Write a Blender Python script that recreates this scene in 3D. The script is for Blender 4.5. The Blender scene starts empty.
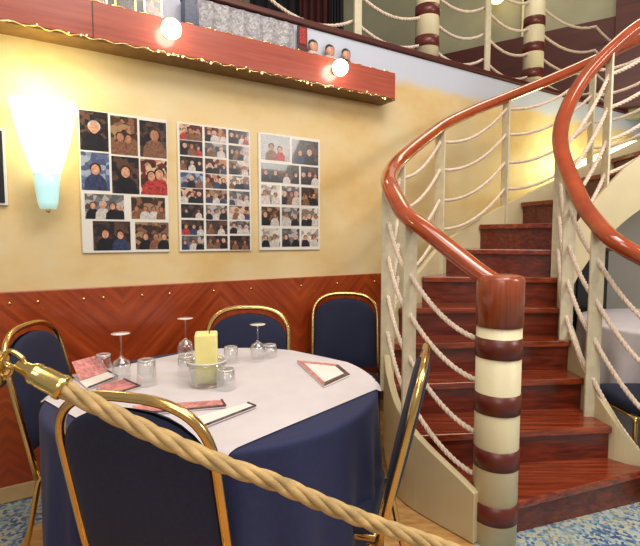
import bpy, bmesh, math, random
from mathutils import Vector, Matrix
random.seed(7)
sc = bpy.context.scene
COL = sc.collection
PI = math.pi

# ------------------------------------------------------------------ camera
EYE, FOC, PITCH = 1.3, 480.0, math.atan(35 / 480)
cam = bpy.data.objects.new('camera', bpy.data.cameras.new('camera'))
COL.objects.link(cam)
cam.data.sensor_fit = 'HORIZONTAL'; cam.data.sensor_width = 36; cam.data.lens = 27
cam.data.clip_start = 0.02
cam.location = (0, 0, EYE); cam.rotation_euler = (PI / 2 - PITCH, 0, 0)
sc.camera = cam
# ------------------------------------------------------------------ world, lights, exposure
w = bpy.data.worlds.new('world'); sc.world = w; w.use_nodes = True
w.node_tree.nodes['Background'].inputs[0].default_value = (1.0, 0.92, 0.82, 1)
w.node_tree.nodes['Background'].inputs[1].default_value = 0.36
sc.view_settings.view_transform = 'Standard'; sc.view_settings.look = 'None'
sc.view_settings.gamma = 1; sc.view_settings.use_curve_mapping = False
sc.view_settings.exposure = 0.0
def area(name, loc, target, sx, sy, power, col):
    d = bpy.data.lights.new(name, 'AREA'); d.shape = 'RECTANGLE'; d.size = sx; d.size_y = sy
    d.energy = power; d.color = col
    o = bpy.data.objects.new(name, d); COL.objects.link(o); o.location = loc
    o.rotation_euler = (Vector(target) - Vector(loc)).to_track_quat('-Z', 'Y').to_euler(); return o
area('ceiling_light_main', (0.2, 0.2, 4.3), (0.2, 1.6, 0.6), 2.4, 2.4, 78, (1.0, 0.92, 0.82))
area('ceiling_light_stair', (1.5, 0.9, 4.3), (1.1, 2.8, 0.6), 1.2, 1.2, 62, (1.0, 0.91, 0.78))
area('ceiling_light_rear', (-0.3, -2.2, 3.2), (0.0, 2.0, 0.7), 2.0, 1.2, 50, (1.0, 0.92, 0.84))
area('fill_light_right', (3.3, 0.9, 2.7), (2.3, 3.0, 0.6), 0.9, 0.9, 48, (1.0, 0.93, 0.85))  # added unseen fill, brightens the white-clothed table under the upper flight
area('ceiling_light_upstairs', (2.4, 4.9, 5.6), (2.2, 5.4, 2.7), 2.0, 1.0, 45, (1.0, 0.85, 0.62))

# ------------------------------------------------------------------ helpers
def at(u, v, Y=None, z=None):
    """surveying helper: sight line through (u,v) cut at depth Y or height z"""
    x, q = u - 320, 273 - v
    r = Vector((x, FOC * math.cos(PITCH) + q * math.sin(PITCH), -FOC * math.sin(PITCH) + q * math.cos(PITCH)))
    s = Y / r.y if Y is not None else (z - EYE) / r.z
    return Vector((r.x * s, r.y * s, EYE + r.z * s))
def lin(c):
    out = []
    for v in c:
        v = v / 255.0
        out.append(v / 12.92 if v <= 0.04045 else ((v + 0.055) / 1.055) ** 2.4)
    return (*out, 1.0)
class MB:
    def __init__(s): s.v = []; s.f = []; s.m = []; s.sm = []
    def add(s, verts, faces, mi=0, smooth=False):
        b = len(s.v); s.v += [tuple(p) for p in verts]
        for f in faces: s.f.append([b + i for i in f]); s.m.append(mi); s.sm.append(smooth)
        return s
    def box(s, c, size, rot=None, mi=0):
        hx, hy, hz = (q / 2 for q in size)
        vs = [Vector((x, y, z)) for x in (-hx, hx) for y in (-hy, hy) for z in (-hz, hz)]
        if rot is not None: vs = [rot @ p for p in vs]
        vs = [p + Vector(c) for p in vs]
        return s.add(vs, [(0, 1, 3, 2), (4, 6, 7, 5), (0, 4, 5, 1), (2, 3, 7, 6), (0, 2, 6, 4), (1, 5, 7, 3)], mi)
    def prism(s, poly, z0, z1, mi=0):
        n = len(poly); a = sum(poly[i][0] * poly[(i + 1) % n][1] - poly[(i + 1) % n][0] * poly[i][1] for i in range(n))
        if a < 0: poly = poly[::-1]
        vs = [(p[0], p[1], z0) for p in poly] + [(p[0], p[1], z1) for p in poly]
        fs = [tuple(range(n - 1, -1, -1)), tuple(range(n, 2 * n))] + [(i, (i + 1) % n, n + (i + 1) % n, n + i) for i in range(n)]
        return s.add(vs, fs, mi)
    def tube(s, path, r, n=10, mi=0, rb=None, cap=True, closed=False):
        P = [Vector(p) for p in path]; N = len(P); T = []
        for i in range(N):
            a = P[(i - 1) % N] if closed or i else P[0]; b = P[(i + 1) % N] if closed or i < N - 1 else P[-1]
            t = b - a; T.append(t.normalized() if t.length > 1e-9 else Vector((0, 0, 1)))
        vs = []; prev = None
        for i in range(N):
            t = T[i]
            if rb is not None:                              # oval rail kept level
                sd = t.cross(Vector((0, 0, 1))); sd.normalize()
            else:
                if prev is None:
                    sd = t.orthogonal().normalized()
                else:
                    sd = prev - t * prev.dot(t); sd.normalize()
                prev = sd
            up = sd.cross(t)
            rr = r[i] if isinstance(r, (list, tuple)) else r
            for k in range(n):
                an = 2 * PI * k / n
                vs.append(P[i] + sd * math.cos(an) * rr + up * math.sin(an) * (rb if rb is not None else rr))
        M = N if closed else N - 1
        fs = [(i * n + k, i * n + (k + 1) % n, ((i + 1) % N) * n + (k + 1) % n, ((i + 1) % N) * n + k) for i in range(M) for k in range(n)]
        s.add(vs, fs, mi, True)
        if cap and not closed:
            b = len(s.v) - len(vs)
            s.f.append([b + k for k in range(n - 1, -1, -1)]); s.m.append(mi); s.sm.append(False)
            s.f.append([b + (N - 1) * n + k for k in range(n)]); s.m.append(mi); s.sm.append(False)
        return s
    def lathe(s, prof, n=24, c=(0, 0, 0), mi=0, sy=1.0, mat=None):
        vs = []
        for r, z in prof:
            for k in range(n):
                a = 2 * PI * k / n; p = Vector((r * math.cos(a), r * math.sin(a) * sy, z))
                if mat is not None: p = mat @ p
                vs.append(p + Vector(c))
        fs = [(i * n + k, i * n + (k + 1) % n, (i + 1) * n + (k + 1) % n, (i + 1) * n + k) for i in range(len(prof) - 1) for k in range(n)]
        return s.add(vs, fs, mi, True)
    def sphere(s, c, r, n=12, mi=0, sx=1, sy=1, sz=1):
        m = max(4, n // 2); prof = [(r * math.sin(PI * i / m) + 1e-5, -r * math.cos(PI * i / m)) for i in range(m + 1)]
        vs = []
        for a, z in prof:
            for k in range(n):
                t = 2 * PI * k / n; vs.append((c[0] + a * math.cos(t) * sx, c[1] + a * math.sin(t) * sy, c[2] + z * sz))
        fs = [(i * n + k, i * n + (k + 1) % n, (i + 1) * n + (k + 1) % n, (i + 1) * n + k) for i in range(m) for k in range(n)]
        return s.add(vs, fs, mi, True)
    def grid(s, nx, ny, fn, mi=0, smooth=True):
        vs = [fn(i / nx, j / ny) for j in range(ny + 1) for i in range(nx + 1)]
        fs = [(j * (nx + 1) + i, j * (nx + 1) + i + 1, (j + 1) * (nx + 1) + i + 1, (j + 1) * (nx + 1) + i) for j in range(ny) for i in range(nx)]
        return s.add(vs, fs, mi, smooth)
    def build(s, name, mats, parent=None, bevel=0, matrix=None, solid=0, fix=True):
        me = bpy.data.meshes.new(name); me.from_pydata(s.v, [], s.f)
        mats = mats if isinstance(mats, (list, tuple)) else [mats]
        for m in mats: me.materials.append(m)
        me.polygons.foreach_set('material_index', s.m); me.polygons.foreach_set('use_smooth', s.sm)
        if fix:
            bm = bmesh.new(); bm.from_mesh(me); bmesh.ops.recalc_face_normals(bm, faces=bm.faces); bm.to_mesh(me); bm.free()
        me.update()
        o = bpy.data.objects.new(name, me); COL.objects.link(o)
        if parent is not None: o.parent = parent
        if matrix is not None: o.matrix_world = matrix
        if bevel:
            b = o.modifiers.new('bevel', 'BEVEL'); b.width = bevel; b.segments = 2; b.limit_method = 'ANGLE'; b.angle_limit = 0.7
        if solid:
            q = o.modifiers.new('solid', 'SOLIDIFY'); q.thickness = solid; q.offset = 0
        return o
def crv(pts, n=8):
    P = [Vector(p) for p in pts]; out = []
    for i in range(len(P) - 1):
        a, b, c, d = P[max(i - 1, 0)], P[i], P[i + 1], P[min(i + 2, len(P) - 1)]
        for k in range(n):
            t = k / n
            out.append(0.5 * ((2 * b) + (c - a) * t + (2 * a - 5 * b + 4 * c - d) * t * t + (3 * b - a - 3 * c + d) * t ** 3))
    out.append(P[-1]); return out
def rope_mb(path, r, lay=0.09, strands=3, n=6, step=None):
    """twisted rope: strands wound round a path"""
    P = [Vector(p) for p in path]; step = step or lay / 8
    Q = [P[0]]; acc = 0.0
    for a, b in zip(P, P[1:]):
        L = (b - a).length; k = max(1, int(round(L / step)))
        for i in range(1, k + 1): Q.append(a + (b - a) * i / k)
    m = MB(); N = len(Q); sd = None; fr = []; s = 0
    for i in range(N):
        t = (Q[min(i + 1, N - 1)] - Q[max(i - 1, 0)]).normalized()
        sd = t.orthogonal().normalized() if sd is None else (sd - t * sd.dot(t)).normalized()
        if i: s += (Q[i] - Q[i - 1]).length
        fr.append((sd.copy(), t.cross(sd), s))
    ro = r * (0.52 if strands == 3 else 0.58); rs = r * (0.52 if strands == 3 else 0.46)
    for k in range(strands):
        path2 = [Q[i] + (fr[i][0] * math.cos(2 * PI * (k / strands + fr[i][2] / lay)) + fr[i][1] * math.sin(2 * PI * (k / strands + fr[i][2] / lay))) * ro for i in range(N)]
        m.tube(path2, rs, n)
    return m
def tag(o, label, cat, group=None):
    o['label'] = label; o['category'] = cat
    if group: o['group'] = group
    return o
def thing(name, label, cat, loc=(0, 0, 0), rz=0, group=None):
    o = bpy.data.objects.new(name, None); COL.objects.link(o); o.empty_display_size = 0.1
    o.location = loc; o.rotation_euler = (0, 0, rz); return tag(o, label, cat, group)
def struct(o): o['kind'] = 'structure'; return o
def copy_tree(o, parent=None):
    c = o.copy(); COL.objects.link(c)
    if parent is not None: c.parent = parent
    for ch in list(o.children): copy_tree(ch, c)
    return c

# ------------------------------------------------------------------ materials
def nt(name):
    m = bpy.data.materials.new(name); m.use_nodes = True; t = m.node_tree
    return m, t, t.nodes['Principled BSDF'], t.nodes.new, t.links.new
def mat(name, col, rough=0.5, metal=0, var=0.12, scale=8, bump=0.0, bscale=60, coat=0, stretch=(1, 1, 1), detail=3, sheen=0):
    m, t, b, N, L = nt(name)
    tc = N('ShaderNodeTexCoord'); mp = N('ShaderNodeMapping'); mp.inputs['Scale'].default_value = stretch
    L(tc.outputs['Object'], mp.inputs[0])
    no = N('ShaderNodeTexNoise'); no.inputs['Scale'].default_value = scale; no.inputs['Detail'].default_value = detail
    L(mp.outputs[0], no.inputs['Vector'])
    cr = N('ShaderNodeValToRGB'); c = lin(col)
    cr.color_ramp.elements[0].position = 0.3; cr.color_ramp.elements[1].position = 0.7
    cr.color_ramp.elements[0].color = (*[q * (1 - var) for q in c[:3]], 1); cr.color_ramp.elements[1].color = (*[min(1, q * (1 + var)) for q in c[:3]], 1)
    L(no.outputs[0], cr.inputs[0]); L(cr.outputs[0], b.inputs['Base Color'])
    b.inputs['Roughness'].default_value = rough; b.inputs['Metallic'].default_value = metal
    b.inputs['Coat Weight'].default_value = coat; b.inputs['Coat Roughness'].default_value = 0.12
    b.inputs['Sheen Weight'].default_value = sheen
    if bump:
        n2 = N('ShaderNodeTexNoise'); n2.inputs['Scale'].default_value = bscale; L(mp.outputs[0], n2.inputs['Vector'])
        bp = N('ShaderNodeBump'); bp.inputs['Strength'].default_value = bump; bp.inputs['Distance'].default_value = 0.01
        L(n2.outputs[0], bp.inputs['Height']); L(bp.outputs[0], b.inputs['Normal'])
    return m
def emis(name, col, strength, base=None):
    m, t, b, N, L = nt(name)
    b.inputs['Base Color'].default_value = lin(base or col); b.inputs['Emission Color'].default_value = lin(col)
    b.inputs['Emission Strength'].default_value = strength
    no = N('ShaderNodeTexNoise'); no.inputs['Scale'].default_value = 5
    mr = N('ShaderNodeMapRange'); mr.inputs['To Min'].default_value = 0.25; mr.inputs['To Max'].default_value = 0.4
    L(no.outputs[0], mr.inputs[0]); L(mr.outputs[0], b.inputs['Roughness'])
    return m
def ramp(N, stops):
    cr = N('ShaderNodeValToRGB'); e = cr.color_ramp.elements
    e[0].position, e[0].color = stops[0][0], stops[0][1]
    e[1].position, e[1].color = stops[-1][0], stops[-1][1]
    for p, c in stops[1:-1]:
        q = e.new(p); q.color = c
    return cr
def wood(name, dark, light, rough=0.25, stretch=(1.5, 30, 30), coat=0.5, scale=1.6):
    m, t, b, N, L = nt(name)
    tc = N('ShaderNodeTexCoord'); mp = N('ShaderNodeMapping'); mp.inputs['Scale'].default_value = stretch
    L(tc.outputs['Object'], mp.inputs[0])
    no = N('ShaderNodeTexNoise'); no.inputs['Scale'].default_value = scale; no.inputs['Detail'].default_value = 6; no.inputs['Roughness'].default_value = 0.65
    L(mp.outputs[0], no.inputs['Vector'])
    cr = ramp(N, [(0.3, lin(dark)), (0.5, lin([(a + c) / 2 for a, c in zip(dark, light)])), (0.72, lin(light))])
    L(no.outputs[0], cr.inputs[0]); L(cr.outputs[0], b.inputs['Base Color'])
    b.inputs['Roughness'].default_value = rough; b.inputs['Coat Weight'].default_value = coat; b.inputs['Coat Roughness'].default_value = 0.1
    return m
M = {}
M['cream'] = mat('cream_paint', (214, 203, 168), 0.45, var=0.06, scale=6, bump=0.05)
M['cream_bar'] = mat('cream_metal_bar', (206, 196, 168), 0.4, var=0.1, scale=25, bump=0.05)
M['stringer'] = mat('stringer_paint', (200, 186, 148), 0.4, var=0.06, scale=5)
M['tread'] = wood('mahogany_tread', (78, 24, 12), (166, 74, 40), 0.2)
M['riser'] = wood('mahogany_riser', (62, 18, 10), (132, 50, 28), 0.3)
M['rail'] = wood('polished_rail', (140, 54, 20), (174, 76, 34), 0.16, stretch=(4, 4, 4), coat=0.8)
M['cap'] = wood('newel_cap_wood', (122, 50, 26), (166, 82, 48), 0.3, stretch=(40, 40, 1.5), coat=0.3)
M['band'] = mat('band_brown', (92, 34, 24), 0.35, var=0.15, scale=12)
M['darkwood'] = wood('dark_red_wood', (58, 17, 11), (90, 30, 18), 0.5, coat=0.05)
M['beam'] = wood('beam_wood', (142, 58, 42), (178, 86, 66), 0.3, stretch=(1.2, 25, 25), coat=0.3)
M['gold'] = mat('gold_metal', (226, 190, 124), 0.22, 1.0, var=0.08, scale=10)
M['brass'] = mat('brass', (224, 194, 122), 0.2, 1.0, var=0.08, scale=12)
M['trimgold'] = mat('dull_gold_trim', (112, 80, 40), 0.45, 0.3, var=0.25, scale=14)
M['navy'] = mat('navy_fabric', (22, 28, 58), 0.85, var=0.18, scale=90, bump=0.15, bscale=300, sheen=0.03)
M['navycloth'] = mat('navy_cloth', (26, 34, 76), 0.75, var=0.1, scale=60, bump=0.08, bscale=250, sheen=0.05)
M['white'] = mat('white_cloth', (206, 198, 203), 0.8, var=0.03, scale=15, bump=0.1, bscale=20)
M['candle'] = mat('candle_wax', (236, 226, 150), 0.45, var=0.06, scale=20)
M['candle'].node_tree.nodes['Principled BSDF'].inputs['Subsurface Weight'].default_value = 0.3
M['candle'].node_tree.nodes['Principled BSDF'].inputs['Subsurface Radius'].default_value = (0.03, 0.025, 0.01)
M['wick'] = mat('wick', (30, 26, 24), 0.9)
M['rope'] = mat('pale_rope', (222, 204, 186), 0.8, var=0.12, scale=40, bump=0.2, bscale=150)
M['rope_shaded'] = mat('shaded_rope', (186, 160, 118), 0.8, var=0.15, scale=40, bump=0.2, bscale=150)  # darker copy of the pale rope, shade put into its colour
M['barrier'] = mat('barrier_rope_fibre', (188, 158, 106), 0.6, var=0.25, scale=9, bump=0.3, bscale=180, stretch=(1, 1, 6))
M['grey'] = mat('grey_paint', (150, 146, 136), 0.7, var=0.06, scale=3)
M['greywall'] = mat('grey_green_wall', (148, 146, 122), 0.75, var=0.2, scale=1.4)
M['black'] = mat('black_lacquer', (22, 20, 22), 0.35, var=0.2)
M['curtain_red'] = mat('dark_red_curtain', (70, 22, 24), 0.9, var=0.2)
M['curtain_black'] = mat('black_curtain', (24, 22, 28), 0.9, var=0.2)
M['tan'] = mat('tan_board', (192, 158, 108), 0.5, var=0.15, scale=7)
M['paper'] = mat('white_paper', (232, 226, 222), 0.6, var=0.03)
M['boardwhite'] = mat('board_white', (214, 210, 204), 0.35, var=0.03)
M['print_pink'] = mat('pink_print', (198, 128, 126), 0.5, var=0.35, scale=70, detail=1)
M['print_dark'] = mat('dark_print', (92, 70, 72), 0.5, var=0.6, scale=80, detail=1)
M['skin'] = mat('skin_print', (190, 138, 112), 0.3, var=0.4, scale=110)
M['skin2'] = mat('tan_skin_print', (160, 108, 84), 0.3, var=0.4, scale=110)
M['hair'] = mat('hair_print', (48, 34, 28), 0.3, var=0.3, scale=60)
M['silver_hair'] = mat('grey_hair_print', (170, 166, 166), 0.3, var=0.3, scale=60)
M['suit'] = mat('black_suit_print', (26, 25, 32), 0.3, var=0.4, scale=50)
M['suit_blue'] = mat('blue_suit_print', (48, 56, 88), 0.3, var=0.5, scale=70)
M['suit_red'] = mat('red_dress_print', (160, 52, 50), 0.3, var=0.6, scale=90)
M['suit_white'] = mat('white_shirt_print', (188, 180, 176), 0.3, var=0.35, scale=90)
M['suit_brown'] = mat('brown_dress_print', (118, 80, 60), 0.3, var=0.5, scale=90)
def blotch(name, cols, scale=40):
    m, t, b, N, L = nt(name)
    tc = N('ShaderNodeTexCoord'); vo = N('ShaderNodeTexVoronoi'); vo.inputs['Scale'].default_value = scale
    L(tc.outputs['Object'], vo.inputs['Vector'])
    se = N('ShaderNodeSeparateColor'); L(vo.outputs['Color'], se.inputs[0])
    k = len(cols); cr = ramp(N, [(i / (k - 1), lin(c)) for i, c in enumerate(cols)]); cr.color_ramp.interpolation = 'CONSTANT'
    L(se.outputs[0], cr.inputs[0]); L(cr.outputs[0], b.inputs['Base Color']); b.inputs['Roughness'].default_value = 0.25
    b.inputs['Coat Weight'].default_value = 0.4
    return m
BG = [blotch('photo_dark', [(38, 30, 34), (60, 46, 44), (30, 26, 34), (84, 58, 48), (40, 34, 38)]),
      blotch('photo_brown', [(70, 46, 36), (120, 84, 62), (52, 36, 34), (150, 116, 88), (60, 42, 38)]),
      blotch('photo_grey', [(112, 108, 110), (70, 66, 70), (164, 158, 156), (90, 86, 90), (52, 48, 52)]),
      blotch('photo_blue', [(84, 96, 130), (140, 150, 172), (70, 80, 112), (116, 126, 150), (92, 100, 132)]),
      blotch('photo_warm', [(96, 40, 34), (170, 120, 90), (64, 34, 32), (196, 166, 140), (60, 30, 30)]),
      blotch('photo_light', [(190, 182, 172), (150, 140, 130), (208, 200, 192), (120, 104, 92), (176, 166, 150)])]
def glass(name, tint=(0.97, 0.98, 0.98), f=0.22):
    m = bpy.data.materials.new(name); m.use_nodes = True; t = m.node_tree; N = t.nodes.new; L = t.links.new
    t.nodes.remove(t.nodes['Principled BSDF']); out = t.nodes['Material Output']
    tr = N('ShaderNodeBsdfTransparent'); tr.inputs[0].default_value = (*tint, 1)
    gl = N('ShaderNodeBsdfGlossy'); gl.inputs['Roughness'].default_value = 0.04; gl.inputs[0].default_value = (1, 1, 1, 1)
    lw = N('ShaderNodeLayerWeight'); lw.inputs[0].default_value = f
    mr = N('ShaderNodeMapRange'); mr.inputs['To Min'].default_value = 0.05; mr.inputs['To Max'].default_value = 0.75
    L(lw.outputs['Facing'], mr.inputs[0]); mx = N('ShaderNodeMixShader'); L(mr.outputs[0], mx.inputs[0])
    L(tr.outputs[0], mx.inputs[1]); L(gl.outputs[0], mx.inputs[2]); L(mx.outputs[0], out.inputs[0]); return m
M['glass'] = glass('clear_glass')
M['cut_glass'] = glass('cut_glass', (0.86, 0.88, 0.86), 0.4)
# mottled ochre wall with a hazy pale-blue painted band at the top
def wall_mat():
    m, t, b, N, L = nt('ochre_glaze_wall')
    tc = N('ShaderNodeTexCoord'); mp = N('ShaderNodeMapping'); mp.inputs['Scale'].default_value = (1, 1, 1.6); L(tc.outputs['Object'], mp.inputs[0])
    n1 = N('ShaderNodeTexNoise'); n1.inputs['Scale'].default_value = 1.7; n1.inputs['Detail'].default_value = 5; n1.inputs['Roughness'].default_value = 0.6; L(mp.outputs[0], n1.inputs['Vector'])
    cr = ramp(N, [(0.3, lin((204, 168, 106))), (0.5, lin((213, 188, 138))), (0.7, lin((216, 200, 162)))]); L(n1.outputs[0], cr.inputs[0])
    sp = N('ShaderNodeSeparateXYZ'); L(tc.outputs['Object'], sp.inputs[0])
    n2 = N('ShaderNodeTexNoise'); n2.inputs['Scale'].default_value = 3; L(tc.outputs['Object'], n2.inputs['Vector'])
    ad = N('ShaderNodeMath'); ad.operation = 'MULTIPLY_ADD'; ad.inputs[1].default_value = 0.16; L(n2.outputs[0], ad.inputs[0]); L(sp.outputs[2], ad.inputs[2])
    mr = N('ShaderNodeMapRange'); mr.interpolation_type = 'SMOOTHSTEP'; mr.inputs['From Min'].default_value = 2.49; mr.inputs['From Max'].default_value = 2.59; L(ad.outputs[0], mr.inputs[0])
    mx = N('ShaderNodeMix'); mx.data_type = 'RGBA'; L(mr.outputs[0], mx.inputs[0]); L(cr.outputs[0], mx.inputs[6]); mx.inputs[7].default_value = lin((190, 196, 212))
    L(mx.outputs[2], b.inputs['Base Color']); b.inputs['Roughness'].default_value = 0.6
    return m
M['wall'] = wall_mat()
def wainscot_mat():
    m, t, b, N, L = nt('chevron_mahogany')
    tc = N('ShaderNodeTexCoord'); sp = N('ShaderNodeSeparateXYZ'); L(tc.outputs['Object'], sp.inputs[0])
    pp = N('ShaderNodeMath'); pp.operation = 'PINGPONG'; pp.inputs[1].default_value = 0.55; L(sp.outputs[0], pp.inputs[0])
    u = N('ShaderNodeMath'); u.operation = 'ADD'; L(pp.outputs[0], u.inputs[0]); L(sp.outputs[2], u.inputs[1])
    v = N('ShaderNodeMath'); v.operation = 'SUBTRACT'; L(pp.outputs[0], v.inputs[0]); L(sp.outputs[2], v.inputs[1])
    cb = N('ShaderNodeCombineXYZ'); L(u.outputs[0], cb.inputs[0]); L(v.outputs[0], cb.inputs[1])
    mp = N('ShaderNodeMapping'); mp.inputs['Scale'].default_value = (16, 0.9, 1); L(cb.outputs[0], mp.inputs[0])
    no = N('ShaderNodeTexNoise'); no.inputs['Scale'].default_value = 1.8; no.inputs['Detail'].default_value = 5; L(mp.outputs[0], no.inputs['Vector'])
    cr = ramp(N, [(0.28, lin((120, 42, 16))), (0.5, lin((146, 56, 20))), (0.75, lin((172, 76, 32)))]); L(no.outputs[0], cr.inputs[0])
    L(cr.outputs[0], b.inputs['Base Color']); b.inputs['Roughness'].default_value = 0.3; b.inputs['Coat Weight'].default_value = 0.25
    return m
M['wainscot'] = wainscot_mat()
def floor_mat():
    m, t, b, N, L = nt('mosaic_carpet_floor')
    tc = N('ShaderNodeTexCoord'); vo = N('ShaderNodeTexVoronoi'); vo.inputs['Scale'].default_value = 75; L(tc.outputs['Object'], vo.inputs['Vector'])
    se = N('ShaderNodeSeparateColor'); L(vo.outputs['Color'], se.inputs[0])
    n0 = N('ShaderNodeTexNoise'); n0.inputs['Scale'].default_value = 3.5; n0.inputs['Detail'].default_value = 2; L(tc.outputs['Object'], n0.inputs['Vector'])
    sm = N('ShaderNodeMath'); sm.operation = 'MULTIPLY_ADD'; sm.inputs[1].default_value = 0.55; L(se.outputs[0], sm.inputs[0])
    nm = N('ShaderNodeMath'); nm.operation = 'MULTIPLY_ADD'; nm.inputs[1].default_value = 1.1; nm.inputs[2].default_value = -0.3; L(n0.outputs[0], nm.inputs[0]); L(nm.outputs[0], sm.inputs[2])
    cr = ramp(N, [(0.05, lin((40, 50, 96))), (0.28, lin((68, 94, 136))), (0.42, lin((112, 142, 158))), (0.55, lin((168, 182, 184))), (0.7, lin((178, 168, 126))), (0.9, lin((84, 110, 132)))]); L(sm.outputs[0], cr.inputs[0])
    sp = N('ShaderNodeSeparateXYZ'); L(tc.outputs['Object'], sp.inputs[0])
    n3 = N('ShaderNodeTexNoise'); n3.inputs['Scale'].default_value = 1.6; L(tc.outputs['Object'], n3.inputs['Vector'])
    wv = N('ShaderNodeMath'); wv.operation = 'MULTIPLY_ADD'; wv.inputs[1].default_value = 0.3; L(n3.outputs[0], wv.inputs[0]); L(sp.outputs[0], wv.inputs[2])
    lo = N('ShaderNodeMath'); lo.operation = 'GREATER_THAN'; lo.inputs[1].default_value = -1.12; L(wv.outputs[0], lo.inputs[0])
    hi = N('ShaderNodeMath'); hi.operation = 'LESS_THAN'; hi.inputs[1].default_value = 0.82; L(wv.outputs[0], hi.inputs[0])
    an = N('ShaderNodeMath'); an.operation = 'MULTIPLY'; L(lo.outputs[0], an.inputs[0]); L(hi.outputs[0], an.inputs[1])
    mpw = N('ShaderNodeMapping'); mpw.inputs['Scale'].default_value = (3, 12, 1); mpw.inputs['Rotation'].default_value = (0, 0, 0.6); L(tc.outputs['Object'], mpw.inputs[0])
    nw = N('ShaderNodeTexNoise'); nw.inputs['Scale'].default_value = 3; L(mpw.outputs[0], nw.inputs['Vector'])
    cw = ramp(N, [(0.3, lin((170, 120, 62))), (0.7, lin((206, 162, 100)))]); L(nw.outputs[0], cw.inputs[0])
    mx = N('ShaderNodeMix'); mx.data_type = 'RGBA'; L(an.outputs[0], mx.inputs[0]); L(cr.outputs[0], mx.inputs[6]); L(cw.outputs[0], mx.inputs[7])
    L(mx.outputs[2], b.inputs['Base Color']); b.inputs['Roughness'].default_value = 0.75
    return m
M['floor'] = floor_mat()
M['lampglass'] = emis('lit_frosted_glass', (255, 250, 205), 4.5)
M['lamptip'] = emis('teal_frosted_glass', (198, 230, 222), 0.6, (150, 200, 205))
M['globe'] = emis('lit_globe', (255, 247, 228), 14)
M['fairy'] = emis('fairy_bulb', (255, 226, 160), 3)
M['strip'] = emis('lit_tube', (255, 246, 190), 7)
M['upglow'] = emis('lit_amber_globe', (255, 226, 130), 5)

# ------------------------------------------------------------------ the room
WD = Vector((0.84556, 0.53389, 0)); WI = Vector((-0.53389, 0.84556, 0)); WP = Vector((-1.542, 2.300, 0))
MW = Matrix(((WD.x, WI.x, 0, WP.x), (WD.y, WI.y, 0, WP.y), (0, 0, 1, 0), (0, 0, 0, 1)))     # wall frame: x along, y into the wall, z up
WROT = math.atan2(WD.y, WD.x)
def wp(t, off, z): return WP + WD * t - WI * off + Vector((0, 0, z))
DECK = 2.69
struct(MB().box((1.0, 1.6, -0.05), (12, 10, 0.1)).build('floor', M['floor']))
struct(MB().box((2.6, 0.1, 1.33), (8.4, 0.2, 2.66)).build('wall_back', M['wall'], matrix=MW))
wains = struct(MB().box((2.6, -0.012, 0.56), (8.4, 0.024, 0.96)).build('wainscot', M['wainscot'], matrix=MW, bevel=0.004))
wains['kind'] = 'structure'; wains.name = 'trim_1'
struct(MB().box((2.6, -0.016, 0.042), (8.4, 0.03, 0.08)).build('baseboard_back', M['tan'], matrix=MW, bevel=0.004))
for t in (0.036, 0.155, 0.36, 0.455, 0.65, 0.8, 1.06, 1.3, 1.66, 1.95, 2.28, 2.6):
    MB().sphere((t, -0.026, 0.985), 0.0085, 10, sy=0.6).build('stud', M['brass'], wains)
# upstairs deck and rooms
struct(MB().box((2.6, 1.95, DECK - 0.015), (8.4, 3.9, 0.03)).build('balcony_deck', M['darkwood'], matrix=MW))
struct(MB().box((2.6, -0.012, DECK - 0.006), (8.4, 0.024, 0.036)).build('trim_2', M['darkwood'], matrix=MW, bevel=0.006))
A = Vector((1.72, 6.4, 0)); D2 = Vector((1.75, -1.2, 0)).normalized()
M2 = Matrix(((D2.x, -D2.y, 0, A.x), (D2.y, D2.x, 0, A.y), (0, 0, 1, 0), (0, 0, 0, 1)))
struct(MB().box((1.0, 0.15, 4.6), (11, 0.1, 4.0)).build('wall_upstairs', M['greywall'], matrix=M2))
struct(MB().box((1.5, 0.04, 3.22), (9.0, 0.08, 0.96)).build('trim_3', M['darkwood'], matrix=M2, bevel=0.004))
struct(MB().box((3.1, 0.0, 4.5), (2.6, 0.14, 3.6)).build('trim_4', M['darkwood'], matrix=M2, bevel=0.004))
struct(MB().box((0.85, 0.06, 4.6), (0.05, 0.06, 2.0)).build('trim_5', M['cream'], matrix=M2))
# partition below the upper flight
struct(MB().box((2.9, 4.05, 0.85), (1.35, 0.08, 1.7)).build('wall_stair', M['grey']))

# ------------------------------------------------------------------ staircase
RISE = 0.175
OUT = {1: (0.68, 1.97), 2: (0.452, 2.27), 3: (0.392, 2.51), 4: (0.408, 2.71), 5: (0.485, 2.92), 6: (0.675, 3.15), 7: (0.89, 3.38), 8: (1.20, 3.60), 9: (1.575, 3.75), 10: (1.95, 3.82), 11: (2.32, 3.84), 12: (2.68, 3.84), 13: (3.04, 3.84), 14: (3.4, 3.84)}
INN = {1: (1.60, 2.29), 2: (1.475, 2.385), 3: (1.462, 2.635), 4: (1.468, 2.80), 5: (1.468, 2.93), 6: (1.51, 3.04), 7: (1.59, 3.11), 8: (1.70, 3.14), 9: (1.84, 3.15), 10: (2.02, 3.15), 11: (2.30, 3.15), 12: (2.66, 3.15), 13: (3.02, 3.15), 14: (3.38, 3.15)}
def spl(tab, s):
    k = int(math.floor(s)); k = max(1, min(13, k)); t = s - k
    P = [Vector(tab[min(max(q, 1), 14)]) for q in (k - 1, k, k + 1, k + 2)]
    if k == 1: P[0] = P[1] * 2 - P[2]
    a, b, c, d = P
    return 0.5 * ((2 * b) + (c - a) * t + (2 * a - 5 * b + 4 * c - d) * t * t + (3 * b - a - 3 * c + d) * t ** 3)
def edge(tab, s, dz): p = spl(tab, s); return Vector((p.x, p.y, RISE * s + dz))
stair = thing('spiral_staircase', 'curving mahogany staircase with cream banded newel post and red wooden handrails', 'staircase', (0, 0, 0))
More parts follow.
